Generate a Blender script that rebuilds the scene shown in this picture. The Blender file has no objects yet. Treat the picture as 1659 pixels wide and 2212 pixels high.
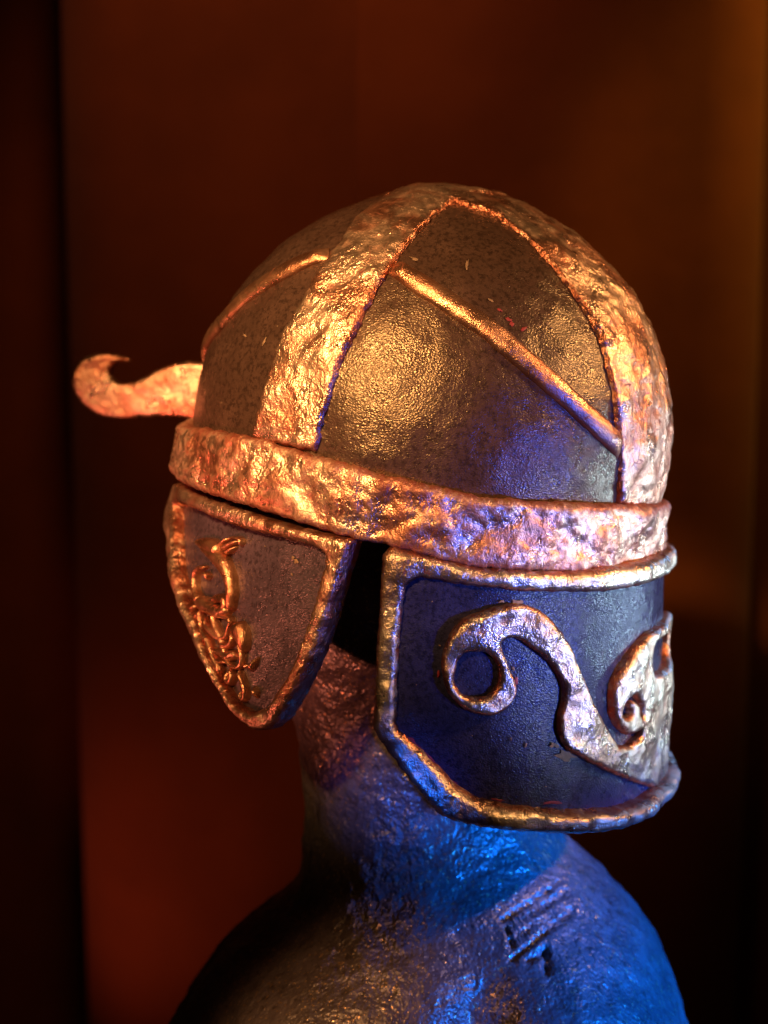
import bpy, math, random
import numpy as np
from mathutils import Vector, noise
from mathutils.geometry import delaunay_2d_cdt
R_ = math.radians
random.seed(7)
scn = bpy.context.scene
COL = scn.collection

# ------------------------------------------------------------------ camera
PITCH = R_(6.7)
CAM = np.array([0.0, -0.75, 1.65])
FPX = 2893.0                                    # focal length in units of a 1659 x 2212 view
cd = bpy.data.cameras.new('camera')
cam = bpy.data.objects.new('camera', cd); COL.objects.link(cam)
cam.location = CAM; cam.rotation_euler = (math.pi/2 - PITCH, 0, 0)
cd.sensor_fit = 'VERTICAL'; cd.sensor_height = 36.0; cd.lens = 36.0*FPX/2212
cd.clip_start = 0.02; cd.clip_end = 50
cd.dof.use_dof = True; cd.dof.focus_distance = 0.64; cd.dof.aperture_fstop = 5.0
scn.camera = cam
C_R = np.array([1.0, 0, 0]); C_F = np.array([0, math.cos(PITCH), -math.sin(PITCH)]); C_U = np.array([0, math.sin(PITCH), math.cos(PITCH)])

# ------------------------------------------------------------------ exposure, world
scn.view_settings.view_transform = 'Standard'; scn.view_settings.look = 'None'
scn.view_settings.exposure = 0.0; scn.view_settings.gamma = 1.0
scn.render.engine = 'CYCLES'
scn.cycles.use_denoising = True
scn.cycles.max_bounces = 6
scn.cycles.sample_clamp_indirect = 4
w = bpy.data.worlds.new('World'); scn.world = w; w.use_nodes = True
w.node_tree.nodes['Background'].inputs[0].default_value = (0.02, 0.008, 0.004, 1)
w.node_tree.nodes['Background'].inputs[1].default_value = 0.25

# helmet frame: SC centre of the round crown, UP its leaning axis, E1 right, E2 towards the viewer
SC = np.array([0.02522, -0.00159, 1.60817]); RS = 0.130
LEAN = R_(10)
UP = np.array([math.sin(LEAN), 0, math.cos(LEAN)])
E1 = np.array([math.cos(LEAN), 0, -math.sin(LEAN)]); E2 = np.array([0, -1.0, 0])
def hdir(az): return math.sin(az)*E1 + math.cos(az)*E2

# ------------------------------------------------------------------ lamps and added fill lights
def lamp(name, loc, target, power, color, radius=0.05, size=None, blend=0.6):
    l = bpy.data.lights.new(name, 'SPOT'); l.energy = power; l.color = color; l.shadow_soft_size = radius
    l.spot_size = R_(size or 60); l.spot_blend = blend
    o = bpy.data.objects.new(name, l); COL.objects.link(o); o.location = loc
    o.rotation_euler = (Vector(target)-Vector(loc)).to_track_quat('-Z', 'Y').to_euler()
    return o
AMBER = (1.0, 0.51, 0.17)
T = SC + np.array([0, 0, -0.03])
lamp('amber_lamp', (-0.44, -1.07, 2.23), SC + np.array([-0.055, -0.02, 0.008]), 225, AMBER, 0.07, 15.2, 0.75)
lamp('side_amber_lamp', (1.15, -0.25, 2.15), SC + np.array([0.03, 0, -0.06]), 90, AMBER, 0.06, 19, 0.6)
lamp('chest_amber_fill', (-0.52, -0.62, 2.06), (0.0, -0.13, 1.26), 34, (1.0, 0.42, 0.14), 0.03, 11, 0.7)  # added fill aimed at the chest to raise its gold glints
lamp('blue_lamp', (1.02, -0.68, 1.50), (0.145, -0.02, 1.305), 300, (0.004, 0.17, 1.0), 0.05, 15.5, 0.6)
lamp('neck_blue_fill', (0.04, -1.10, 1.74), (0.006, -0.06, 1.420), 48, (0.004, 0.13, 1.0), 0.02, 3.0, 0.3)  # added narrow fill that makes the blue patch on the neck
lamp('crown_blue_fill', (0.93, -0.76, 1.30), SC + np.array([0.066, -0.10, -0.05]), 58, (0.006, 0.080, 1.0), 0.03, 12, 0.7)  # added blue fill for the crown, which the main blue beam misses
lamp('pale_fill', (1.00, -0.66, 1.36), SC + np.array([0.09, -0.10, -0.09]), 34, (0.95, 1.0, 0.80), 0.03, 9.5, 0.7)  # added fill near the crown's blue one, whitens the metal of the guard
lamp('side_pale_lamp', (1.10, 0.12, 1.38), SC + np.array([0.08, 0, -0.06]), 42, (0.60, 0.86, 1.0), 0.04, 17, 0.8)
lamp('rim_blue_lamp', (0.62, 0.62, 1.62), SC + np.array([0.08, 0, -0.12]), 8, (0.20, 0.50, 1.0), 0.05, 14, 0.8)
lamp('red_lamp', (-0.95, -0.60, 1.18), SC + np.array([-0.12, 0, -0.06]), 60, (1.0, 0.22, 0.12), 0.04, 15, 0.7)
lamp('curtain_red_lamp', (-0.56, 0.30, 0.66), (-0.30, 0.80, 1.04), 9.0, (1.0, 0.22, 0.13), 0.08, 40, 1.0)
lamp('curtain_top_lamp', (-0.1, 0.1, 2.9), (-0.10, 0.8, 2.0), 36, (1.0, 0.36, 0.16), 0.1, 50, 1.0)
lamp('curtain_amber_lamp', (0.86, 0.48, 2.7), (0.51, 0.8, 2.0), 44, (1.0, 0.50, 0.07), 0.08, 32, 1.0)

# ------------------------------------------------------------------ node helpers and materials
class NT:
    def __init__(s, name):
        s.m = bpy.data.materials.new(name); s.m.use_nodes = True
        s.t = s.m.node_tree; s.b = s.t.nodes['Principled BSDF']
        s.co = s.t.nodes.new('ShaderNodeTexCoord').outputs['Object']
    def n(s, kind, ins=None, **kw):
        x = s.t.nodes.new('ShaderNode'+kind)
        for k, v in kw.items(): setattr(x, k, v)
        for k, v in (ins or {}).items(): s.put(x.inputs[k], v)
        return x
    def put(s, sock, v):
        if isinstance(v, bpy.types.NodeSocket): s.t.links.new(v, sock)
        else: sock.default_value = v
    def noise(s, scale, detail=4, rough=0.55, dist=0, co=None, out=0):
        return s.n('TexNoise', {'Vector': co or s.co, 'Scale': scale, 'Detail': detail, 'Roughness': rough, 'Distortion': dist}).outputs[out]
    def vor(s, scale, feature='F1', co=None, out=0, rnd=1.0):
        return s.n('TexVoronoi', {'Vector': co or s.co, 'Scale': scale, 'Randomness': rnd}, feature=feature).outputs[out]
    def ramp(s, v, a, b, lo=0.0, hi=1.0):
        return s.n('MapRange', {0: v, 1: a, 2: b, 3: lo, 4: hi}, interpolation_type='SMOOTHSTEP').outputs[0]
    def math(s, op, a, b=0.0, c=0.0):
        x = s.n('Math', operation=op)
        s.put(x.inputs[0], a); s.put(x.inputs[1], b); s.put(x.inputs[2], c)
        return x.outputs[0]
    def mix(s, f, a, b):
        x = s.n('Mix', data_type='RGBA'); s.put(x.inputs[0], f)
        s.put(x.inputs[6], a if not isinstance(a, tuple) else a+(1,)); s.put(x.inputs[7], b if not isinstance(b, tuple) else b+(1,))
        return x.outputs[2]
    def bump(s, h, strength, dist, normal=None):
        d = {'Height': h, 'Strength': strength, 'Distance': dist}
        if normal: d['Normal'] = normal
        return s.n('Bump', d).outputs[0]
    def warp(s, scale, amt):
        c = s.n('TexNoise', {'Vector': s.co, 'Scale': scale, 'Detail': 3.0}).outputs[1]
        d = s.n('VectorMath', {0: c, 1: (0.5, 0.5, 0.5)}, operation='SUBTRACT').outputs[0]
        e = s.n('VectorMath', {0: d, 3: amt}, operation='SCALE')
        return s.n('VectorMath', {0: s.co, 1: e.outputs[0]}, operation='ADD').outputs[0]
    def set(s, **k):
        for a, v in k.items(): s.put(s.b.inputs[a.replace('_', ' ')], v if not (isinstance(v, tuple) and len(v) == 3) else v+(1,))
        return s.m

def gilt_material(name, seed_scale=1.0, foil=1.0, tone=((0.48, 0.215, 0.145), (0.61, 0.42, 0.33))):
    g = NT(name)
    wc = g.warp(120, 0.006)
    big = g.noise(38*seed_scale, 3, 0.6, 0.5)
    mid = g.noise(150, 4, 0.6, 0.8)
    col = g.mix(g.ramp(big, 0.38, 0.62), tone[0], tone[1])
    col = g.mix(g.ramp(mid, 0.50, 0.80, 0, 0.5), col, (0.34, 0.15, 0.09))
    # red-brown underpaint in the hollows, in small worn patches and along cracks
    crack = g.vor(95, 'DISTANCE_TO_EDGE', wc)
    crk = g.math('MULTIPLY', g.ramp(crack, 0.0, 0.03, 1, 0), g.ramp(g.noise(60, 2), 0.55, 0.65))
    pat = g.ramp(g.noise(260, 4, 0.65, 1.0), 0.60, 0.66)
    pat = g.math('MULTIPLY', pat, g.ramp(g.noise(28, 2), 0.45, 0.6))
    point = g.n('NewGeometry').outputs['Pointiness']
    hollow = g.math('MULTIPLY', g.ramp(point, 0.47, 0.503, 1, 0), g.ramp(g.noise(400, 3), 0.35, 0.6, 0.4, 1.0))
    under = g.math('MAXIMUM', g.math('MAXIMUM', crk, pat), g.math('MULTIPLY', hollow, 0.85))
    edge_tint = g.n('Attribute', attribute_name='edge_tint').outputs['Fac']  # copper-red towards the edges and over the side walls
    edge = g.math('MULTIPLY', g.ramp(edge_tint, 0.15, 0.8), g.ramp(g.noise(240, 3), 0.34, 0.55, 0.25, 1.0))
    col = g.mix(edge, col, (0.34, 0.12, 0.075))
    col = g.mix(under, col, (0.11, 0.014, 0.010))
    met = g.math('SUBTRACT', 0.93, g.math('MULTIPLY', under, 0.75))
    rough = g.math('ADD', g.ramp(g.noise(70, 3), 0.35, 0.65, 0.25, 0.42), g.math('MULTIPLY', under, 0.15))
    # soft dents, wrinkles and a sparkling grain of about half a millimetre
    st = g.n('Mapping', {'Vector': wc, 'Scale': (1.0, 1.0, 0.6), 'Rotation': (0.3, 0.4, 0.2)}).outputs[0]
    fac = g.ramp(g.noise(33, 2), 0.38, 0.62, 0.35, 1.0)
    n1 = g.bump(g.noise(120, 2, 0.5), 0.5*foil, 0.0032)
    n2 = g.bump(g.math('MULTIPLY', g.noise(520, 2, 0.5, 0.5, st), fac), 0.5*foil, 0.0022, n1)
    n3 = g.bump(g.noise(1500, 1, 0.5), 0.5, 0.0006, n2)
    return g.set(Base_Color=col, Metallic=met, Roughness=rough, Normal=n3)

def leather_material(name, tint, sheen=(1.0, 1.0, 1.0), spec=0.6):
    g = NT(name)
    wc = g.warp(260, 0.0018)
    st = g.n('Mapping', {'Vector': wc, 'Scale': (1.0, 1.0, 1.35), 'Rotation': (0.2, 0.5, 0.3)}).outputs[0]
    cell = g.vor(980, 'F1', st)
    fine = g.noise(1500, 3, 0.6)
    blotch = g.noise(45, 5, 0.65)
    mot = g.noise(420, 4, 0.7)
    dark = tuple(c*0.45 for c in tint)
    col = g.mix(g.ramp(blotch, 0.35, 0.66), tint, tuple(c*1.35 for c in tint))
    col = g.mix(g.ramp(mot, 0.46, 0.62, 0, 0.85), col, dark)
    rough = g.ramp(g.noise(120, 3), 0.3, 0.7, 0.24, 0.32)
    n1 = g.bump(g.noise(70, 2), 0.25, 0.002)
    n2 = g.bump(cell, 0.30, 0.0006, n1)
    n3 = g.bump(g.noise(700, 2, 0.5, 0.6, st), 0.17, 0.0009, n2)
    return g.set(Base_Color=col, Roughness=rough, Normal=n3, Specular_IOR_Level=spec, Specular_Tint=sheen)

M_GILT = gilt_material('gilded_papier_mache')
M_COOL_LIT_GILT = gilt_material('cool_lit_gilded_papier_mache', 1.0, 0.8, ((0.40, 0.28, 0.215), (0.56, 0.49, 0.42)))  # same gilt, with the silver cast of cool light put into its colour
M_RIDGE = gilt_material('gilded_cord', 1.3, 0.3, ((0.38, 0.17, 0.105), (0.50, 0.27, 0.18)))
M_LEATHER = leather_material('dark_brown_leather', (0.038, 0.021, 0.017), (1.0, 0.78, 0.58))
M_CHEEK_LEATHER = leather_material('purple_brown_leather', (0.040, 0.028, 0.044))
M_GUARD_LEATHER = leather_material('blue_lit_leather', (0.018, 0.018, 0.052), (0.6, 0.75, 1.0), 0.25)  # same leather, with the blue light put into its colour and sheen
def plain(name, col, rough=0.5, met=0.0, bump=0):
    g = NT(name)
    c = g.mix(g.ramp(g.noise(300, 4), 0.3, 0.7), col, tuple(x*0.7 for x in col))
    d = dict(Base_Color=c, Roughness=rough, Metallic=met)
    if bump: d['Normal'] = g.bump(g.noise(400, 4), bump, 0.001)
    return g.set(**d)
M_CHIP = plain('gold_paint_fleck', (0.20, 0.125, 0.085), 0.7, 0.2, 0.4)
M_RED = plain('red_underpaint', (0.20, 0.010, 0.022), 0.6, 0, 0.3)
M_LINING = plain('dark_lining', (0.012, 0.010, 0.010), 0.9)

def bust_material():
    g = NT('rough_painted_plaster')
    col = g.mix(g.ramp(g.noise(30, 5, 0.65), 0.35, 0.65), (0.055, 0.046, 0.052), (0.10, 0.086, 0.095))
    col = g.mix(g.ramp(g.noise(190, 4, 0.6), 0.52, 0.68, 0, 0.8), col, (0.032, 0.024, 0.024))
    rough = g.ramp(g.noise(160, 3), 0.3, 0.7, 0.32, 0.50)
    n1 = g.bump(g.noise(70, 3, 0.5), 0.3, 0.005)
    n2 = g.bump(g.noise(230, 2, 0.5, 0.4), 0.28, 0.003, n1)
    n3 = g.bump(g.vor(500, 'SMOOTH_F1'), 0.6, 0.0010, n2)
    glint = g.ramp(g.noise(430, 2, 0.6), 0.61, 0.67)  # warm glints put into the colour as scattered gold metallic spots
    col = g.mix(glint, col, (0.42, 0.30, 0.18))
    return g.set(Metallic=g.math('MULTIPLY', glint, 0.8), Base_Color=col, Roughness=rough, Normal=n3, Specular_IOR_Level=0.7)
M_BUST = bust_material()

def curtain_material(name, a):
    g = NT(name)
    weave = g.math('MULTIPLY', g.n('TexWave', {'Vector': g.co, 'Scale': 420.0, 'Distortion': 1.0}, bands_direction='X').outputs[1],
                   g.n('TexWave', {'Vector': g.co, 'Scale': 420.0, 'Distortion': 1.0}, bands_direction='Z').outputs[1])
    col = g.mix(g.ramp(g.noise(5, 4, 0.6), 0.3, 0.7), a, tuple(x*0.75 for x in a))
    n = g.bump(weave, 0.3, 0.0006, g.bump(g.noise(14, 4), 0.25, 0.01))
    return g.set(Base_Color=col, Roughness=0.85, Normal=n, Specular_IOR_Level=0.15, Sheen_Weight=0.1)
M_CURT = curtain_material('brown_drape_cloth', (0.15, 0.040, 0.006))

# ------------------------------------------------------------------ mesh helpers
def empty(name, loc):
    o = bpy.data.objects.new(name, None); COL.objects.link(o); o.location = loc; o.empty_display_size = 0.02
    return o
def tag(o, label=None, cat=None, kind=None):
    if label: o['label'] = label
    if cat: o['category'] = cat
    if kind: o['kind'] = kind
    return o
def root_of(p):
    v = np.zeros(3)
    while p is not None:
        v += np.array(p.location); p = p.parent
    return v
def mesh(name, V, F, mat, parent=None, smooth=True, loc=None, edge_tint=None):
    me = bpy.data.meshes.new(name)
    V = np.asarray(V, float)
    off = root_of(parent) if parent else np.zeros(3)
    if loc is not None: off = off + np.asarray(loc)
    me.from_pydata((V-off).tolist(), [], F); me.update()
    if smooth: me.polygons.foreach_set('use_smooth', [True]*len(me.polygons))
    me.materials.append(mat)
    if edge_tint is not None:
        me.attributes.new('edge_tint', 'FLOAT', 'POINT').data.foreach_set('value', np.asarray(edge_tint, np.float32))
    o = bpy.data.objects.new(name, me); COL.objects.link(o)
    if parent: o.parent = parent
    if loc is not None: o.location = loc
    return o
def ns(p, scale, seed=0.0, octv=3):
    return noise.fractal(Vector((p[0]*scale+seed, p[1]*scale-seed*0.7, p[2]*scale+seed*1.3)), 0.9, 2.0, octv)
def lumpy(P, amp, seed=0.0):
    out = np.empty(len(P))
    for i, p in enumerate(P):
        a = ns(p, 42, seed, 2); b = ns(p, 120, seed+5, 3)
        c = abs(noise.noise(Vector((p[0]*210+seed, p[1]*210, p[2]*210))))
        out[i] = amp*(1.35*a + 0.6*b - 0.3*c)
    return out

def pray(x, y):
    d = C_R*(x-829.5)/FPX - C_U*(y-1106)/FPX + C_F
    return d/np.linalg.norm(d)

class Cyl:                                       # cylinder surface: s = azimuth * radius, h along its axis
    def __init__(s, c, ax, e1, e2, r): s.c, s.ax, s.e1, s.e2, s.r = map(np.asarray, (c, ax, e1, e2, r))
    def pt(s, q, off=0.0):
        a = q[:, 0]/s.r
        n = np.sin(a)[:, None]*s.e1 + np.cos(a)[:, None]*s.e2
        return s.c + q[:, 1:2]*s.ax + n*(s.r + np.reshape(off, (-1, 1))), n
    def see(s, x, y):                            # the view ray through (x, y) met with the surface
        d = pray(x, y); o = CAM - s.c
        dp = d - (d@s.ax)*s.ax; op = o - (o@s.ax)*s.ax
        A = dp@dp; B = dp@op; Cc = op@op - s.r**2; D = B*B - A*Cc
        t = (-B - math.sqrt(D))/A if D > 0 else -B/A
        v = o + d*t
        return (math.atan2(v@s.e1, v@s.e2)*float(s.r), v@s.ax)
class Sph:                                       # strap over the crown: s = angle along * radius, d across
    def __init__(s, az, r, c=SC): s.m = hdir(az); s.n = hdir(az+math.pi/2); s.r = r; s.c = c
    def pt(s, q, off=0.0):
        ph = q[:, 0]/s.r; ps = np.arcsin(np.clip(q[:, 1]/s.r, -1, 1))
        n = np.cos(ps)[:, None]*(np.cos(ph)[:, None]*s.m + np.sin(ph)[:, None]*UP) + np.sin(ps)[:, None]*s.n
        return s.c + n*(s.r + np.reshape(off, (-1, 1))), n
    def see(s, x, y):
        v = sphere_see(x, y, s.r)
        return (math.atan2(v@UP, v@s.m)*s.r, v@s.n)
class Plane:
    def __init__(s, c, ex, ey): s.c = np.asarray(c); s.ex = np.asarray(ex); s.ey = np.asarray(ey); s.n = np.cross(s.ex, s.ey)
    def pt(s, q, off=0.0):
        return s.c + q[:, :1]*s.ex + q[:, 1:2]*s.ey + s.n*np.reshape(off, (-1, 1)), np.tile(s.n, (len(q), 1))
    def see(s, x, y):
        d = pray(x, y); t = ((s.c-CAM)@s.n)/(d@s.n); v = CAM + d*t - s.c
        return (v@s.ex, v@s.ey)
def sphere_see(x, y, r):
    d = pray(x, y); o = CAM - SC; b = d@o; D = b*b - (o@o - r*r)
    if D <= 0:
        q = o - d*b; return q/np.linalg.norm(q)*r
    return o + d*(-b - math.sqrt(D))

def resample(P, step, closed=True, smooth=0):
    P = np.asarray(P, float)
    if smooth:                                   # round the corners of a hand-traced loop (Chaikin)
        for _ in range(smooth):
            Q = np.roll(P, -1, 0) if closed else P[1:]
            A = P if closed else P[:-1]
            N = np.empty((2*len(A), 2)); N[0::2] = 0.75*A+0.25*Q; N[1::2] = 0.25*A+0.75*Q
            if not closed: N = np.vstack([P[:1], N, P[-1:]])
            P = N
    Q = np.vstack([P, P[:1]]) if closed else P
    L = np.r_[0, np.cumsum(np.linalg.norm(np.diff(Q, axis=0), axis=1))]
    n = max(3, int(round(L[-1]/step)))
    t = np.linspace(0, L[-1], n, endpoint=False) if closed else np.linspace(0, L[-1], n)
    return np.stack([np.interp(t, L, Q[:, 0]), np.interp(t, L, Q[:, 1])], 1)
def inside(pts, loops):
    r = np.zeros(len(pts), bool)
    for L in loops:
        A = L; B = np.roll(L, -1, 0)
        for (x1, y1), (x2, y2) in zip(A, B):
            if y1 == y2: continue
            m = ((y1 > pts[:, 1]) != (y2 > pts[:, 1])) & (pts[:, 0] < (x2-x1)*(pts[:, 1]-y1)/(y2-y1)+x1)
            r ^= m
    return r
def dist_loops(pts, loops):
    d = np.full(len(pts), 1e9)
    for L in loops:
        A = L; E = np.roll(L, -1, 0) - L
        for a, e in zip(A, E):
            v = pts - a; t = np.clip((v@e)/max(e@e, 1e-12), 0, 1)
            d = np.minimum(d, np.hypot(*(v - t[:, None]*e).T))
    return d
def relief(name, loops, surf, mat, parent, t, wdt, back, edge=0.0, step=0.0017, amp=0.0, seed=0.0, rag=0.0, smooth=1, closed_back=False, topfn=None):
    """A raised piece lying on a curved surface: outline (first loop) and holes, rounded edges, lumps, side walls."""
    Ls = []
    for L in loops:
        L = resample(L, step, True, smooth)
        if rag:
            L = L + np.array([[ns((p[0], p[1], 0.3), 260, seed, 3)*rag, ns((p[0], p[1], 1.7), 260, seed, 3)*rag] for p in L])
        Ls.append(L)
    lo = Ls[0].min(0); hi = Ls[0].max(0)
    gx, gy = np.meshgrid(np.arange(lo[0], hi[0], step), np.arange(lo[1], hi[1], step*0.87))
    gx = gx + (np.arange(gx.shape[0]) % 2)[:, None]*step*0.5
    G = np.stack([gx.ravel(), gy.ravel()], 1)
    G = G[inside(G, Ls)]
    G = G[dist_loops(G, Ls) > step*0.55]
    P = np.vstack(Ls+[G]); ed = []; k = 0
    for L in Ls:
        n = len(L); ed += [(k+i, k+(i+1) % n) for i in range(n)]; k += n
    nb = k
    v2, e2, f2, ov, oe, of = delaunay_2d_cdt([Vector(p) for p in P], ed, [], 0, 1e-7)
    Q = np.array([(p.x, p.y) for p in v2]); F = np.array([list(f) for f in f2])
    F = F[inside(Q[F].mean(1), Ls)]
    d = dist_loops(Q, Ls)
    u = np.clip(d/wdt, 0, 1); prof = np.sqrt(1-(1-u)**2)
    tt = t if topfn is None else topfn(Q)
    P0, _ = surf.pt(Q)
    off = edge + (tt-edge)*prof
    if amp: off = off + lumpy(P0, amp, seed)*np.clip(u*1.2, 0.15, 1)
    V, N = surf.pt(Q, off)
    a, b, c = V[F[0]]
    if np.cross(b-a, c-a)@N[F[0][0]] < 0: F = F[:, ::-1]
    F = [tuple(map(int, f)) for f in F]
    # walls along every boundary edge, down to the back
    cnt = {}
    for f in F:
        for i in range(3):
            cnt[(f[i], f[(i+1) % 3])] = 1
    bd = [e for e in cnt if (e[1], e[0]) not in cnt]
    ids = sorted({i for e in bd for i in e}); mp = {j: len(V)+i for i, j in enumerate(ids)}
    B, _ = surf.pt(Q[ids], np.full(len(ids), back))
    edge_tint = np.r_[np.clip(1-d/0.0026, 0, 1), np.ones(len(ids))]
    V = np.vstack([V, B]); F += [(e[1], e[0], mp[e[0]], mp[e[1]]) for e in bd]
    if closed_back:
        n0 = len(V); BB, _ = surf.pt(Q, np.full(len(Q), back)); V = np.vstack([V, BB]); edge_tint = np.r_[edge_tint, np.ones(len(BB))]
        F += [(f[2]+n0, f[1]+n0, f[0]+n0) for f in F if len(f) == 3 and max(f) < n0]
    return mesh(name, V, F, mat, parent, edge_tint=edge_tint)
def ribbon(path, widths):
    P = np.asarray(path, float); W = np.interp(np.linspace(0, 1, len(P)), np.linspace(0, 1, len(widths)), widths)
    T_ = np.gradient(P, axis=0); T_ /= np.linalg.norm(T_, axis=1)[:, None]+1e-9
    Nn = np.stack([-T_[:, 1], T_[:, 0]], 1)
    return np.vstack([P+Nn*W[:, None]/2, (P-Nn*W[:, None]/2)[::-1]])
def grid_faces(n, m, wrap=False):
    F = []
    for i in range(n-1 if not wrap else n):
        for j in range(m-1):
            a = i*m+j; b = ((i+1) % n)*m+j
            F.append((a, b, b+1, a+1))
    return F

# ================================================================== HELMET
helmet = empty('helmet', tuple(SC - UP*0.075))
tag(helmet, 'dark leather helmet with gilded bands, cheek guard and scrolled neck guard on the bust', 'helmet')
SIDE, BACK = R_(-34), R_(63)                     # where the two straps cross the crown

# ridge lines (azimuth, elevation in degrees) that part each quarter of the crown
RIDGE_BACK = [(-20, 37.4), (-5.6, 31.4), (6.2, 26.3), (17.5, 19.5), (29.6, 12.5), (44.6, 4.8)]
RIDGE_FRONT = [(-41.5, 38.6), (-52, 32.6), (-62, 25.5), (-70, 18.5), (-80, 13.0), (-95, 8.0), (-112, 4.0)]
RIDGES = [RIDGE_BACK, RIDGE_FRONT, [(126-a, e) for a, e in RIDGE_BACK], [(126-a, e) for a, e in RIDGE_FRONT]]

# ---- crown of leather panels, parted by straps and ridges
def crown():
    NA, NE = 300, 92
    az = np.linspace(-180, 180, NA, endpoint=False); el = np.linspace(-16, 89.5, NE)
    V = []
    for a in az:
        for e in el:
            n = math.cos(R_(e))*hdir(R_(a)) + math.sin(R_(e))*UP
            V.append(SC + n*(RS + 0.0007*ns(n, 9, 3.0, 2)))
    V = np.array(V)
    buckets = {}
    for f in grid_faces(NA, NE, True):
        i, j = divmod(f[0], NE); a = az[i]+0.6; e = el[j]+0.6
        n = math.cos(R_(e))*hdir(R_(a)) + math.sin(R_(e))*UP
        sb = n@hdir(SIDE+math.pi/2) > 0; sf = n@hdir(BACK+math.pi/2) > 0
        key = (sb, sf)
        rr = RIDGES[{(True, False): 0, (False, False): 1, (True, True): 2, (False, True): 3}[key]]
        xs = sorted((((x+180) % 360)-180, y) for x, y in rr)
        aa = a
        if key == (False, True):                 # this quarter runs through +-180
            xs = sorted((x % 360, y) for x, y in rr); aa = a % 360
        up = e > np.interp(aa, [x for x, _ in xs], [y for _, y in xs])
        buckets.setdefault(key+(up,), []).append(f)
    for key, fs in buckets.items():
        ids = sorted({i for f in fs for i in f}); mp = {j: k for k, j in enumerate(ids)}
        mesh('leather_panel', V[ids], [tuple(mp[i] for i in f) for f in fs], M_LEATHER, helmet)
crown()

# ---- two straps over the crown
def strap(az, edges, thick, seed, amp=0.0013):
    S = Sph(az, RS)
    ph = np.radians(np.array([e[0] for e in edges])); dl = np.array([e[1] for e in edges])/1000; dr = np.array([e[2] for e in edges])/1000
    s = np.linspace(ph[0], ph[-1], 60)*RS
    A = np.stack([s, np.interp(s/RS, ph, dl)], 1); B = np.stack([s, np.interp(s/RS, ph, dr)], 1)
    return relief('strap', [np.vstack([A, B[::-1]])], S, M_GILT, helmet, thick, 0.0030, -0.002, 0.0020, 0.0017, amp, seed, 0.0011, 0)
def traced_edge(S, pts): return [S.see(*p) for p in pts]
sS = Sph(SIDE, RS+0.002)
eL = traced_edge(sS, [(545, 945), (572, 850), (590, 770), (620, 700), (660, 640), (705, 560), (740, 520), (782, 458)])
eR = traced_edge(sS, [(680, 980), (700, 890), (718, 830), (760, 730), (800, 650), (840, 578), (900, 500), (976, 434)])
def edge_table(eL, eR, deg):
    L = sorted((math.degrees(a/(RS+0.002)), b*1000) for a, b in eL); Rr = sorted((math.degrees(a/(RS+0.002)), b*1000) for a, b in eR)
    return [(p, np.interp(p, [x for x, _ in L], [y for _, y in L]), np.interp(p, [x for x, _ in Rr], [y for _, y in Rr])) for p in deg]
tb = edge_table(eL, eR, [-6, 0, 8, 16, 24, 32, 40, 48, 56, 62])
tb += [(p, -17, 21) for p in (75, 90, 110, 130, 150, 170, 186)]
strap(SIDE, tb, 0.0040, 2.0)
sB = Sph(BACK, RS+0.002)
eB = traced_edge(sB, [(1342, 1075), (1342, 975), (1332, 860), (1312, 770), (1290, 700), (1260, 650), (1220, 600), (1150, 520), (1100, 475), (1050, 450), (980, 432)])
L = sorted((math.degrees(a/(RS+0.002)), b*1000) for a, b in eB)
tb = []
for p in (-7, 0, 8, 16, 24, 32, 40, 48, 56, 64, 72, 80, 88):
    l = np.interp(p, [x for x, _ in L], [y for _, y in L]); tb.append((p, l, np.interp(p, [-7, 10, 40, 88], [24, 26, 30, 28])))
tb += [(94, -38, 24), (100, -20, 18)] + [(p, -14, 14) for p in (112, 130, 160, 186)]
strap(BACK, tb, 0.0032, 9.0, 0.0015)

# ---- half-round ridges
def ridge(line, seed):
    a = np.array(line, float)
    t = np.linspace(0, 1, 70); k = np.linspace(0, 1, len(a))
    az = np.interp(t, k, a[:, 0]); el = np.interp(t, k, a[:, 1])
    for _ in range(4):
        az[1:-1] = (az[:-2]+2*az[1:-1]+az[2:])/4; el[1:-1] = (el[:-2]+2*el[1:-1]+el[2:])/4
    N = np.array([math.cos(R_(e))*hdir(R_(z)) + math.sin(R_(e))*UP for z, e in zip(az, el)])
    P = SC + N*RS
    Tn = np.gradient(P, axis=0); Tn /= np.linalg.norm(Tn, axis=1)[:, None]
    B = np.cross(N, Tn)
    K = 15; V = []
    for i in range(len(P)):
        wv = 0.0056*(1+0.10*noise.noise(Vector((i*0.35, seed, 0)))) * (0.85+0.15*min(1, i/8))
        for j in range(K):
            th = math.pi*(-0.12 + 1.24*j/(K-1))
            bx = -math.cos(th)*wv; hz = (math.sin(th)*0.0036 + 0.0003)*min(1, (min(i, len(P)-1-i)+0.3)/3)
            p = P[i] + B[i]*bx + N[i]*hz
            V.append(p + N[i]*0.00035*ns(p, 300, seed, 3))
    return mesh('ridge', V, grid_faces(len(P), K), M_RIDGE, helmet)
for i, r in enumerate(RIDGES): ridge(r, i*3.1)

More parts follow.
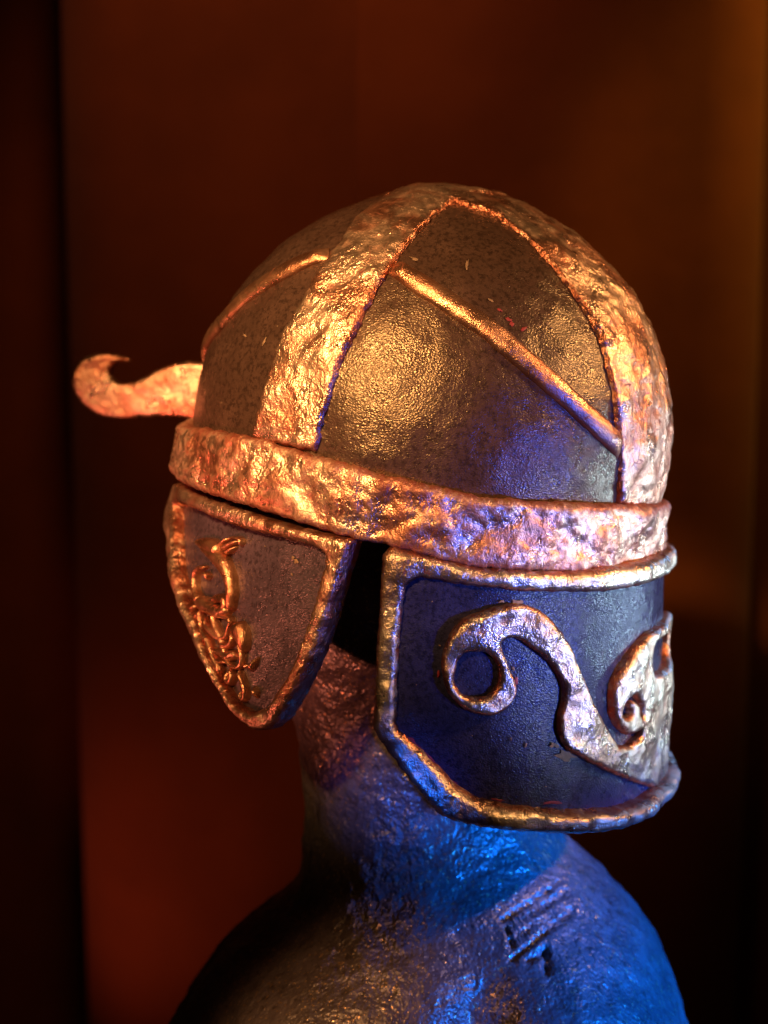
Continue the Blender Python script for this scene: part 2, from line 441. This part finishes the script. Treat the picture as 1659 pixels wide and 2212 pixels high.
# ---- brow band round the whole helmet
BC = Cyl(SC, UP, E1, E2, 0.1345)
def edge_fn(pts, lo_d, hi_d):
    q = sorted((math.degrees(s/0.1345), h) for s, h in (BC.see(*p) for p in pts))
    xs = np.array([a for a, _ in q]); hs = np.array([h for _, h in q])
    xs = np.r_[xs[0]-40, xs, xs[-1]+40]; hs = np.r_[lo_d, hs, hi_d]
    return lambda d: np.interp(d, xs, hs, period=None)
TOP_PX = [(395, 920), (470, 928), (545, 945), (610, 962), (680, 982), (760, 1003), (850, 1030), (950, 1052), (1050, 1076), (1130, 1080), (1200, 1086), (1350, 1091), (1428, 1088)]
BOT_PX = [(383, 1036), (440, 1064), (530, 1092), (640, 1128), (740, 1158), (829, 1176), (895, 1196), (1009, 1226), (1115, 1233), (1247, 1240), (1379, 1224), (1430, 1200)]
top_h = edge_fn(TOP_PX, -0.012, -0.014); bot_h = edge_fn(BOT_PX, -0.042, -0.052)
def brow_band():
    NA, NH = 620, 30
    V = []; W = []
    az = np.linspace(-180, 180, NA, endpoint=False)
    for a in az:
        dd = a
        ht = float(top_h(dd)); hb = float(bot_h(dd))
        n = hdir(R_(a)); cc = (math.cos(R_(a))*30, math.sin(R_(a))*30, 0)
        ht += 0.0013*ns((math.cos(R_(a)), math.sin(R_(a)), 0.0), 26, 4.0, 3); hb += 0.0010*ns((math.cos(R_(a)), math.sin(R_(a)), 2.0), 26, 8.0, 3)
        prof = [(ht-0.001, -0.0075)]
        for j in range(NH):
            u = j/(NH-1); h = ht + (hb-ht)*u
            d = min(u, 1-u)*(ht-hb); k = min(d/0.0045, 1)
            prof.append((h, -0.0015 + 0.0040*math.sqrt(1-(1-k)**2)))
        prof.append((hb+0.001, -0.0075))
        for idx, (h, o) in enumerate(prof):
            p = SC + UP*h + n*(0.1345+o)
            if 0 < idx < NH+1:
                p = p + n*lumpy([p], 0.0021, 1.0)[0]*(0.35+0.65*min(1, min(idx, NH+1-idx)/5))
            V.append(p); W.append(max(0.0, 1-min(idx, NH+1-idx)/3.2))
    return mesh('brow_band', V, grid_faces(NA, NH+2, True), M_GILT, helmet, edge_tint=W)
brow_band()

# ---- curled front ornament: flat cut plate standing out from the brow
PC = SC + np.array([-0.12, 0.045, 0.012])
PL = Plane(PC, (0.985, -0.17, 0), (0, 0, 1.0))
CURL = [(780, 1010), (745, 997), (660, 985), (590, 995), (500, 1030), (420, 1075), (340, 1100), (290, 1098), (258, 1066), (252, 1035), (268, 1005), (300, 990), (352, 990), (350, 980), (310, 962), (250, 944), (190, 944),
        (130, 960), (82, 1000), (55, 1060), (55, 1110), (80, 1180), (130, 1230), (200, 1272), (280, 1288), (400, 1285), (500, 1275), (600, 1275), (690, 1297), (760, 1310)]
CURL = [(132.7+0.42*x, 365+0.42*y) for x, y in CURL]
relief('brow_curl', [[PL.see(*p) for p in CURL]], PL, M_GILT, helmet, 0.0030, 0.0035, -0.0035, 0.0005, 0.0017, 0.0006, 31.0, 0.0003, 1, True)

# ---- cheek guard
cheek = empty('cheek_guard', (0, 0, 0)); cheek.parent = helmet
def z3(cx, cy): return (331.8+0.32*cx, 962.2+0.32*cy)
half, r2, mid = R_(41), 0.185, R_(-54)
hang = SC + hdir(mid)*(0.1365*math.cos(half) - math.sqrt(r2**2-(0.1365*math.sin(half))**2))
KC = Cyl(hang, UP, np.array(hdir(mid+math.pi/2)), np.array(hdir(mid)), r2)
OUT = [(105, 245), (200, 258), (330, 325), (500, 385), (700, 455), (900, 525), (1100, 575), (1260, 615), (1345, 628), (1325, 720), (1290, 810), (1258, 920), (1212, 1080), (1180, 1200), (1140, 1300), (1100, 1400), (1040, 1530),
       (980, 1650), (900, 1790), (820, 1885), (740, 1932), (680, 1924), (610, 1880), (540, 1800), (470, 1700), (400, 1580), (330, 1440), (270, 1300), (210, 1140), (160, 980), (130, 820), (112, 640), (105, 450)]
INN = [(150, 378), (300, 430), (420, 490), (600, 560), (800, 604), (1000, 660), (1120, 700), (1165, 735), (1160, 800), (1130, 900), (1100, 1020), (1070, 1130), (1020, 1270), (970, 1420), (900, 1570), (830, 1690), (760, 1770),
       (690, 1800), (620, 1785), (560, 1740), (490, 1640), (420, 1510), (350, 1360), (290, 1200), (230, 1050), (185, 900), (160, 700), (150, 500)]
ko = [KC.see(*z3(*p)) for p in OUT]; ki = [KC.see(*z3(*p)) for p in INN]
relief('rim', [ko, ki], KC, M_GILT, cheek, 0.0035, 0.0034, -0.0110, -0.001, 0.0016, 0.0011, 14.0, 0.0006, 1)
ko_s = np.array(ko); cen = ko_s.mean(0)
relief('leather_panel', [cen + (ko_s-cen)*0.965], KC, M_CHEEK_LEATHER, cheek, -0.0045, 0.004, -0.0095, -0.0045, 0.0030, 0.0004, 3.0, 0, 1, True)
def z6(cx, cy): return KC.see(371.6+0.195*cx, 1128.1+0.195*cy)
BIRD = [
 ([(245, 215), (330, 235), (420, 270), (500, 330)], (34, 62, 80, 60)),
 ([(480, 270), (545, 205), (590, 172)], (24, 22, 16)), ([(520, 300), (600, 250), (690, 205)], (36, 28, 16)), ([(540, 345), (620, 310), (660, 265)], (26, 22, 14)),
 ([(590, 172), (690, 168), (742, 210), (705, 268)], (14, 16, 20, 14)),
 ([(300, 270), (370, 335), (470, 380), (550, 480), (600, 600), (622, 700), (628, 800), (612, 900), (625, 985)], (40, 40, 60, 84, 84, 66, 56, 60, 40)),
 ([(330, 492), (265, 500), (226, 560), (214, 640), (216, 740), (240, 820), (280, 880)], (14, 26, 30, 30, 32, 40, 46)),
 ([(290, 575), (340, 560), (360, 600), (330, 640)], (16, 22, 22, 12)),
 ([(420, 900), (440, 850), (490, 830), (545, 860), (565, 920), (540, 980), (480, 1000), (425, 970), (420, 900)], (38, 40, 44, 46, 44, 40, 40, 40, 38)),
 ([(250, 860), (330, 920), (410, 965), (500, 1000), (600, 965)], (46, 76, 60, 56, 44)),
 ([(235, 930), (190, 945), (172, 1010), (200, 1072), (275, 1012)], (24, 36, 24, 22, 20)),
 ([(270, 960), (282, 1100), (300, 1200), (360, 1300), (400, 1400), (430, 1500), (490, 1600), (515, 1690)], (36, 34, 34, 36, 34, 36, 40, 30)),
 ([(415, 1000), (432, 1100), (470, 1200), (510, 1270), (530, 1350), (560, 1450), (590, 1550), (645, 1608), (720, 1615), (752, 1540), (738, 1430), (700, 1320)], (30, 30, 34, 34, 34, 30, 26, 24, 26, 26, 26, 26)),
 ([(330, 1040), (350, 1150), (430, 1230), (500, 1292), (575, 1280), (590, 1190), (625, 1110), (600, 1055), (500, 1040), (430, 1030)], (30, 34, 40, 36, 26, 22, 22, 26, 24, 26)),
 ([(640, 1150), (710, 1195), (755, 1300), (770, 1400), (740, 1450)], (34, 92, 84, 56, 24)),
 ([(480, 1300), (540, 1370), (615, 1372), (640, 1290), (605, 1215)], (26, 34, 30, 24, 20)),
 ([(440, 1410), (520, 1440), (600, 1500), (655, 1450), (700, 1520)], (24, 40, 50, 46, 24)),
 ([(600, 1600), (640, 1720), (620, 1790), (570, 1745), (590, 1640)], (26, 32, 34, 30, 24)),
 ([(705, 1640), (740, 1740), (780, 1850), (788, 1940), (765, 1975), (722, 1920), (745, 1860)], (26, 26, 28, 30, 26, 24, 18)),
 ([(825, 1660), (860, 1585), (900, 1500)], (24, 32, 20)), ([(865, 1820), (885, 1900), (900, 1960)], (20, 28, 18)), ([(745, 1600), (840, 1590)], (22, 18)),
 ([(160, 1080), (230, 1200), (285, 1340), (350, 1470), (410, 1600), (470, 1700)], (20, 26, 28, 26, 28, 20)),
 ([(225, 1180), (300, 1210), (370, 1290)], (18, 24, 18)), ([(290, 1350), (390, 1400), (440, 1480)], (18, 22, 18)), ([(430, 1520), (500, 1540), (590, 1560)], (18, 24, 18)),
]
def bird():
    V, F = [], []
    for k, (path, wd) in enumerate(BIRD):
        P = np.array([z6(*p) for p in path])
        P = resample(P, 0.0011, False, 2)
        sc = 0.195*0.00026
        wv = np.interp(np.linspace(0, 1, len(P)), np.linspace(0, 1, len(wd)), wd)*sc*0.9
        T_ = np.gradient(P, axis=0); T_ /= np.linalg.norm(T_, axis=1)[:, None]+1e-9
        Nn = np.stack([-T_[:, 1], T_[:, 0]], 1)
        b = len(V); K = 9
        ends = np.minimum(np.arange(len(P)), np.arange(len(P))[::-1])
        for i in range(len(P)):
            tap = min(1.0, 0.45+0.3*ends[i])
            for j in range(K):
                th = math.pi*j/(K-1)
                q = P[i] - Nn[i]*math.cos(th)*wv[i]*tap*1.25
                lift = -0.0052 + math.sin(th)**0.7*(0.0042 + min(wv[i]*0.9, 0.0028))*tap
                pt, _ = KC.pt(q[None], lift)
                jig = 0.0003*ns(pt[0], 420, k, 2)
                pt, _ = KC.pt(q[None], lift+jig*(math.sin(th)))
                V.append(pt[0])
        F += [tuple(b+i for i in f) for f in grid_faces(len(P), K)]
        F += [tuple(b+j for j in range(K)), tuple(b+(len(P)-1)*K+j for j in range(K))[::-1]]
    return mesh('bird_ornament', V, F, M_RIDGE, cheek)
bird()

# ---- neck guard
guard = empty('neck_guard', (0, 0, 0)); guard.parent = helmet
XC = 0.0205
NC = Cyl(np.array([XC, SC[1]+0.001, SC[2]]), (0, 0, 1.0), (1.0, 0, 0), (0, -1.0, 0), 0.1365)
AXIS = R_(70)*0.1365
def mirror(L): return [(2*AXIS-s, h) for s, h in L]
def z4(cx, cy): return NC.see(762.9+0.44*cx, 1061.7+0.44*cy)
def z2(cx, cy): return NC.see(1260.8+0.24*cx, 1260.8+0.24*cy)
def half_loop(L):                               # traced side up to the middle of the guard, then its mirror image
    L = [p for p in L if p[0] < AXIS-0.002]
    return L + mirror(L)[::-1]
o_top = [z4(*p) for p in [(1100, 398), (800, 383), (560, 366), (300, 298), (152, 255)]]
o_bot = [z4(*p) for p in [(130, 500), (115, 800), (105, 1100), (100, 1185), (160, 1262), (250, 1380), (350, 1500), (440, 1602), (620, 1638), (860, 1668), (1100, 1674), (1290, 1650), (1400, 1600)]]
i_top = [z4(*p) for p in [(1300, 488), (1000, 492), (780, 487), (500, 452), (268, 410)]]
i_bot = [z4(*p) for p in [(240, 600), (222, 800), (216, 1000), (214, 1172), (240, 1182), (400, 1330), (540, 1475), (700, 1530), (880, 1553), (1060, 1560), (1250, 1553), (1390, 1512)]]
out = half_loop(o_top+o_bot); inn = half_loop(i_top+i_bot)
hb = min(h for _, h in out)
def rim_top(Q):                                  # the lower lip stands out further than the sides
    k = np.clip((hb+0.055-Q[:, 1])/0.035, 0, 1)
    return 0.0042 + 0.0042*k*k*(3-2*k)
relief('rim', [out, inn], NC, M_COOL_LIT_GILT, guard, 0.0045, 0.0040, -0.0085, -0.0005, 0.0017, 0.0016, 21.0, 0.0007, 1, False, rim_top)
oa = np.array(out); cen = oa.mean(0)
relief('leather_panel', [cen+(oa-cen)*0.975], NC, M_GUARD_LEATHER, guard, -0.0015, 0.003, -0.0075, -0.0015, 0.0034, 0.0005, 5.0, 0, 1, True)
SCR = [z4(*p) for p in [(1465, 1450), (1430, 1445), (1340, 1410), (1260, 1380), (1180, 1340), (1100, 1300), (1040, 1260), (1010, 1210), (1003, 1150), (1014, 1080), (1034, 1010), (1020, 940), (990, 880), (950, 830), (900, 790),
      (850, 750), (800, 716), (750, 714), (716, 745), (732, 790), (757, 850), (785, 910), (800, 970), (786, 1022), (750, 1062), (690, 1096), (620, 1096), (550, 1072), (500, 1032), (460, 980), (440, 920), (430, 860), (440, 790), (468, 720),
      (505, 660), (560, 612), (640, 585), (720, 562), (790, 546), (860, 560), (930, 590), (985, 650), (1030, 710), (1065, 770), (1090, 840), (1120, 910), (1150, 985), (1180, 1060), (1215, 1120), (1250, 1180)]]
SCR += [z2(*p) for p in [(250, 1405), (290, 1455), (340, 1452), (385, 1466), (440, 1400), (488, 1345), (470, 1312), (420, 1350), (350, 1352), (285, 1280), (243, 1205), (230, 1100), (232, 1000), (247, 890), (285, 800), (340, 720), (400, 630), (470, 545), (540, 468), (590, 425)]]
scr = half_loop(SCR)
loop_hole = [z4(*p) for p in [(530, 800), (570, 782), (640, 782), (690, 812), (713, 860), (716, 920), (700, 970), (660, 1004), (600, 1014), (545, 1008), (510, 970), (492, 920), (500, 860)]]
comma = [z2(*p) for p in [(308, 1160), (338, 1060), (415, 985), (460, 1030), (494, 1110), (500, 1195), (478, 1180), (465, 1090), (425, 1042), (386, 1050), (384, 1110), (408, 1160), (370, 1200), (322, 1195)]]
slit = [z2(*p) for p in [(606, 530), (595, 570), (582, 640), (578, 720), (588, 790), (604, 842)]]
slit = [p for p in slit if p[0] < AXIS-0.0005]
slit = slit + [(2*AXIS-s, h) for s, h in slit][::-1] if len(slit) > 2 else None
holes = [loop_hole, mirror(loop_hole), comma, mirror(comma)] + ([slit] if slit else [])
relief('scroll_ornament', [scr]+holes, NC, M_COOL_LIT_GILT, guard, 0.0038, 0.0032, -0.003, 0.0012, 0.0014, 0.0013, 41.0, 0.0004, 1)

# ---- small flecks of gold paint and smears of red underpaint on the leather
def flecks(name, items, place, mat, parent):
    V, F = [], []; rnd = random.Random(len(items)*3+1)
    for x, y, rx, ry, ang in items:
        n = 11; b = len(V); ca, sa = math.cos(R_(ang)), math.sin(R_(ang))
        V.append(place(x, y, 0.0004))
        for k in range(n):
            t = 2*math.pi*k/n; m = rnd.uniform(0.35, 1.1)
            dx, dy = math.cos(t)*rx*m, math.sin(t)*ry*m
            V.append(place(x+dx*ca-dy*sa, y+dx*sa+dy*ca, 0.0001))
        F += [(b, b+1+(k+1) % n, b+1+k) for k in range(n)]
    o = mesh(name, V, F, mat, parent); o['kind'] = 'stuff'
    return o
def on_crown(x, y, off):
    v = sphere_see(x, y, RS); n = v/np.linalg.norm(v)
    return SC + n*(RS + 0.0007*ns(n, 9, 3.0, 2) + 0.0003 + off)
def on_guard(x, y, off): return NC.pt(np.array([NC.see(x, y)]), -0.0006+off)[0][0]
def on_cheek(x, y, off): return KC.pt(np.array([KC.see(x, y)]), -0.0040+off)[0][0]
CF = [(1009, 573, 4, 13, 8), (1163, 704, 4, 3, 0), (1181, 700, 3, 3, 0), (1190, 709, 5, 3, 20), (1216, 700, 3, 2, 0), (1252, 900, 9, 5, 20), (1284, 913, 3, 2, 0), (1212, 922, 4, 4, 0), (1240, 912, 3, 2, 0), (1206, 860, 7, 4, 15), (1179, 828, 10, 4, 25), (1313, 966, 9, 7, 40),
      (1270, 970, 4, 3, 0), (1228, 985, 2, 3, 0), (1230, 1015, 3, 4, 0), (1240, 1035, 3, 2, 0), (572, 738, 3, 12, 20), (530, 725, 4, 4, 0), (600, 705, 3, 2, 0), (895, 560, 14, 4, 25), (1060, 650, 8, 3, 30), (930, 668, 2, 2, 0), (760, 905, 2, 2, 0), (1100, 620, 2, 2, 0), (480, 870, 2, 2, 0), (640, 790, 2, 3, 0), (1170, 940, 3, 2, 0), (1300, 1000, 4, 3, 0), (1130, 900, 2, 2, 0)]
flecks('paint_fleck', CF, on_crown, M_CHIP, helmet)
flecks('red_smear', [(1098, 690, 14, 4, 20), (1130, 712, 13, 4, -20), (1105, 700, 6, 6, 0), (1080, 672, 8, 3, 30)], on_crown, M_RED, helmet)
flecks('paint_fleck', [(934, 1300, 3, 2, 0), (1225, 1632, 26, 17, 10), (1200, 1610, 12, 8, 0), (1137, 1610, 3, 6, 10), (1105, 1598, 2, 5, 5), (950, 1395, 4, 2, 0), (1120, 1302, 16, 8, 20), (1085, 1300, 10, 4, -10), (1110, 1445, 4, 6, 0), (990, 1380, 2, 2, 0), (1020, 1590, 2, 2, 0), (1180, 1700, 3, 2, 0), (900, 1480, 2, 2, 0)], on_guard, M_CHIP, guard)
flecks('red_smear', [(890, 1605, 34, 9, 42), (930, 1645, 36, 10, 42), (975, 1690, 26, 8, 42), (1115, 1470, 5, 14, 0), (947, 1455, 4, 10, 0), (1195, 1735, 30, 4, 0), (1075, 1728, 24, 4, 8)], on_guard, M_RED, guard)
flecks('paint_fleck', [(628, 1212, 6, 8, -20), (622, 1205, 4, 6, 10), (619, 1241, 3, 5, 0), (683, 1270, 2, 3, 0), (590, 1300, 2, 2, 0), (560, 1180, 2, 2, 0), (640, 1400, 2, 2, 0), (600, 1470, 2, 2, 0)], on_cheek, M_CHIP, cheek)

# ================================================================== BUST
def px_z(y, depth):                              # height of the view line through row y at a depth
    d = pray(829.5, y); return CAM[2] + d[2]/d[1]*(depth-CAM[1])
def px_x(x, depth): return (x-829.5)/FPX*(depth-CAM[1])*1.0
BUST = [(760, 700, 1100, 0.06, 0.06), (800, 640, 1170, 0.08, 0.08), (900, 600, 1230, 0.095, 0.09), (1050, 590, 1240, 0.1, 0.1), (1200, 600, 1220, 0.092, 0.1), (1330, 605, 1190, 0.075, 0.095), (1440, 610, 1160, 0.062, 0.085), (1530, 625, 1150, 0.055, 0.07), (1600, 640, 1150, 0.055, 0.06), (1700, 648, 1165, 0.058, 0.058), (1790, 648, 1215, 0.066, 0.06), (1850, 645, 1285, 0.08, 0.065), (1900, 638, 1345, 0.096, 0.075), (1950, 588, 1395, 0.114, 0.085), (2010, 500, 1440, 0.132, 0.095), (2080, 430, 1475, 0.146, 0.105), (2150, 380, 1500, 0.155, 0.11), (2230, 330, 1520, 0.162, 0.115), (2400, 275, 1545, 0.168, 0.12), (2600, 245, 1560, 0.168, 0.12), (2800, 245, 1560, 0.166, 0.12)]
def bust():
    NA = 420
    B = np.array(BUST, float)
    rows = np.concatenate([np.linspace(760, 1400, 40), np.linspace(1404, 2300, 250), np.linspace(2320, 2800, 50)])
    prof = np.stack([np.interp(rows, B[:, 0], B[:, k]) for k in range(1, 5)], 1)
    ker = np.ones(13)/13
    for k in range(4):
        pad = np.pad(prof[:, k], 6, 'edge'); prof[:, k] = np.convolve(pad, ker, 'valid')
    V = []
    th = np.linspace(-math.pi, math.pi, NA, endpoint=False); az = np.degrees(th)
    for y, (l, r, nd, fd) in zip(rows, prof):
        z = px_z(y, SC[1]); xl, xr = px_x(l, SC[1]), px_x(r, SC[1])
        cx, a = (xl+xr)/2, (xr-xl)/2
        low = np.clip((y-1850)/180, 0, 1)
        sh = 1 + low*(0.10*np.exp(-((az+38)/24)**2) - 0.20*np.exp(-((az-5)/13)**2) + 0.07*np.exp(-((az-36)/20)**2))
        X = cx + a*np.sin(th)*sh
        Y = SC[1] - np.where(np.cos(th) > 0, nd, fd)*np.cos(th)*sh
        V.append(np.stack([X, Y, np.full(NA, z)], 1))
    V = np.concatenate(V)
    nr = len(rows)
    G = V.reshape(nr, NA, 3)
    dz = np.gradient(G, axis=0); da = (np.roll(G, -1, 1)-np.roll(G, 1, 1))
    N = np.cross(dz, da); N /= np.linalg.norm(N, axis=2)[..., None]+1e-12
    cen = G.mean(1, keepdims=True); s = np.sign(((G-cen)*N).sum(2)); N *= np.where(s == 0, 1, s)[..., None]
    off = np.zeros((nr, NA))
    for i in range(nr):
        for j in range(NA):
            if abs(az[j]) > 118 or rows[i] < 1350: continue
            p = G[i, j]
            off[i, j] = 0.0017*ns(p, 38, 2.0, 3) + 0.0006*ns(p, 170, 6.0, 2)
    # pressed maker's panel on the shoulder blade: ruled grooves with small illegible strokes between
    v = G - CAM; zz = v@C_F
    PX = 829.5+FPX*(v@C_R)/zz; PY = 1106-FPX*(v@C_U)/zz
    front = (np.cos(th) > 0)[None, :]
    def seg(x1, y1, x2, y2, wd, dep):
        e = np.array([x2-x1, y2-y1]); q = np.stack([PX-x1, PY-y1], -1)
        t = np.clip((q@e)/(e@e), 0, 1); d = np.hypot(*(np.moveaxis(q - t[..., None]*e, -1, 0)))
        return np.where(front, -dep*np.exp(-(d/wd)**2), 0)
    for sg in [(1083, 1988, 1185, 1925, 4, .004), (1185, 1925, 1205, 1905, 4, .003), (1106, 2072, 1180, 2012, 4, .0045), (1180, 2012, 1236, 1968, 4, .003), (1095, 2005, 1108, 2050, 4, .003), (1140, 2072, 1180, 2052, 6, .004), (1180, 2050, 1184, 2100, 5, .004), (1104, 2030, 1160, 1990, 3, .002)]:
        off += seg(*sg)
    rnd = random.Random(5)
    for (x1, y1, x2, y2) in [(1092, 2010, 1195, 1940), (1105, 2040, 1205, 1972), (1160, 1965, 1225, 1925)]:
        for k in range(9):
            t = (k+0.5)/9; x = x1+(x2-x1)*t; y = y1+(y2-y1)*t
            off += seg(x-rnd.uniform(2, 6), y-rnd.uniform(4, 9), x+rnd.uniform(2, 6), y+rnd.uniform(4, 9), 2.6, rnd.uniform(.0015, .0032))
    G = G + N*off[..., None]
    F = grid_faces(nr, NA)
    F = []
    for i in range(nr-1):
        for j in range(NA):
            a = i*NA+j; b = i*NA+(j+1) % NA
            F.append((a, b, b+NA, a+NA))
    F.append(tuple(range(NA))[::-1]); F.append(tuple((nr-1)*NA+j for j in range(NA)))
    zb = G[-1, 0, 2]
    o = mesh('mannequin_bust', G.reshape(-1, 3), F, M_BUST, None, True, (px_x(900, 0), 0, zb))
    tag(o, 'rough dark plaster mannequin bust with neck and shoulders wearing the helmet', 'bust')
bust()

# ================================================================== BACKDROP
YB = 0.80
def curtain(name, x0, x1, y0, folds, label, seed, hem=(0, 0), mat=M_CURT):
    nx, nz = 160, 60; V = []
    xs = np.linspace(x0, x1, nx); zs = np.linspace(0.3, 3.0, nz)
    for x in xs:
        for z in zs:
            u = (x-x0)/(x1-x0)
            y = y0 + 0.010*math.sin(folds*u*2*math.pi + seed + 0.4*math.sin(z*1.3)) + 0.010*noise.noise(Vector((x*5, z*0.7, seed))) + 0.004*noise.noise(Vector((x*14, z*2.0, seed+3)))
            for side, d in ((0, x-x0), (1, x1-x)):
                if hem[side] and d < hem[side]:
                    k = 1-d/hem[side]; y += min(0.05, hem[side]*0.7)*k*k
            V.append((x, y, z))
    F = grid_faces(nx, nz)
    o = mesh(name, V, F, mat, None, True, ((x0+x1)/2, y0, 0.3))
    sol = o.modifiers.new('cloth_thickness', 'SOLIDIFY'); sol.thickness = 0.003; sol.offset = 1
    tag(o, label, 'curtain'); o['group'] = 'dark brown drapes behind the bust'
    return o
def bx(x): return (x-829.5)/FPX*(YB-CAM[1])
curtain('curtain', bx(138), bx(772), YB, 1.0, 'brown drape left of the centre seam behind the curled ornament', 0.6, (0.09, 0.004))
curtain('curtain', bx(768), bx(1650), YB, 1.2, 'brown drape right of the seam with amber glow at its upper right', 2.2, (0.004, 0.08))
curtain('curtain', bx(-420), bx(200), YB+0.30, 1.5, 'shadowed drape set further back along the left edge', 4.0)
curtain('curtain', bx(1600), bx(2250), YB+0.12, 1.5, 'shadowed drape set further back along the right edge', 1.0)
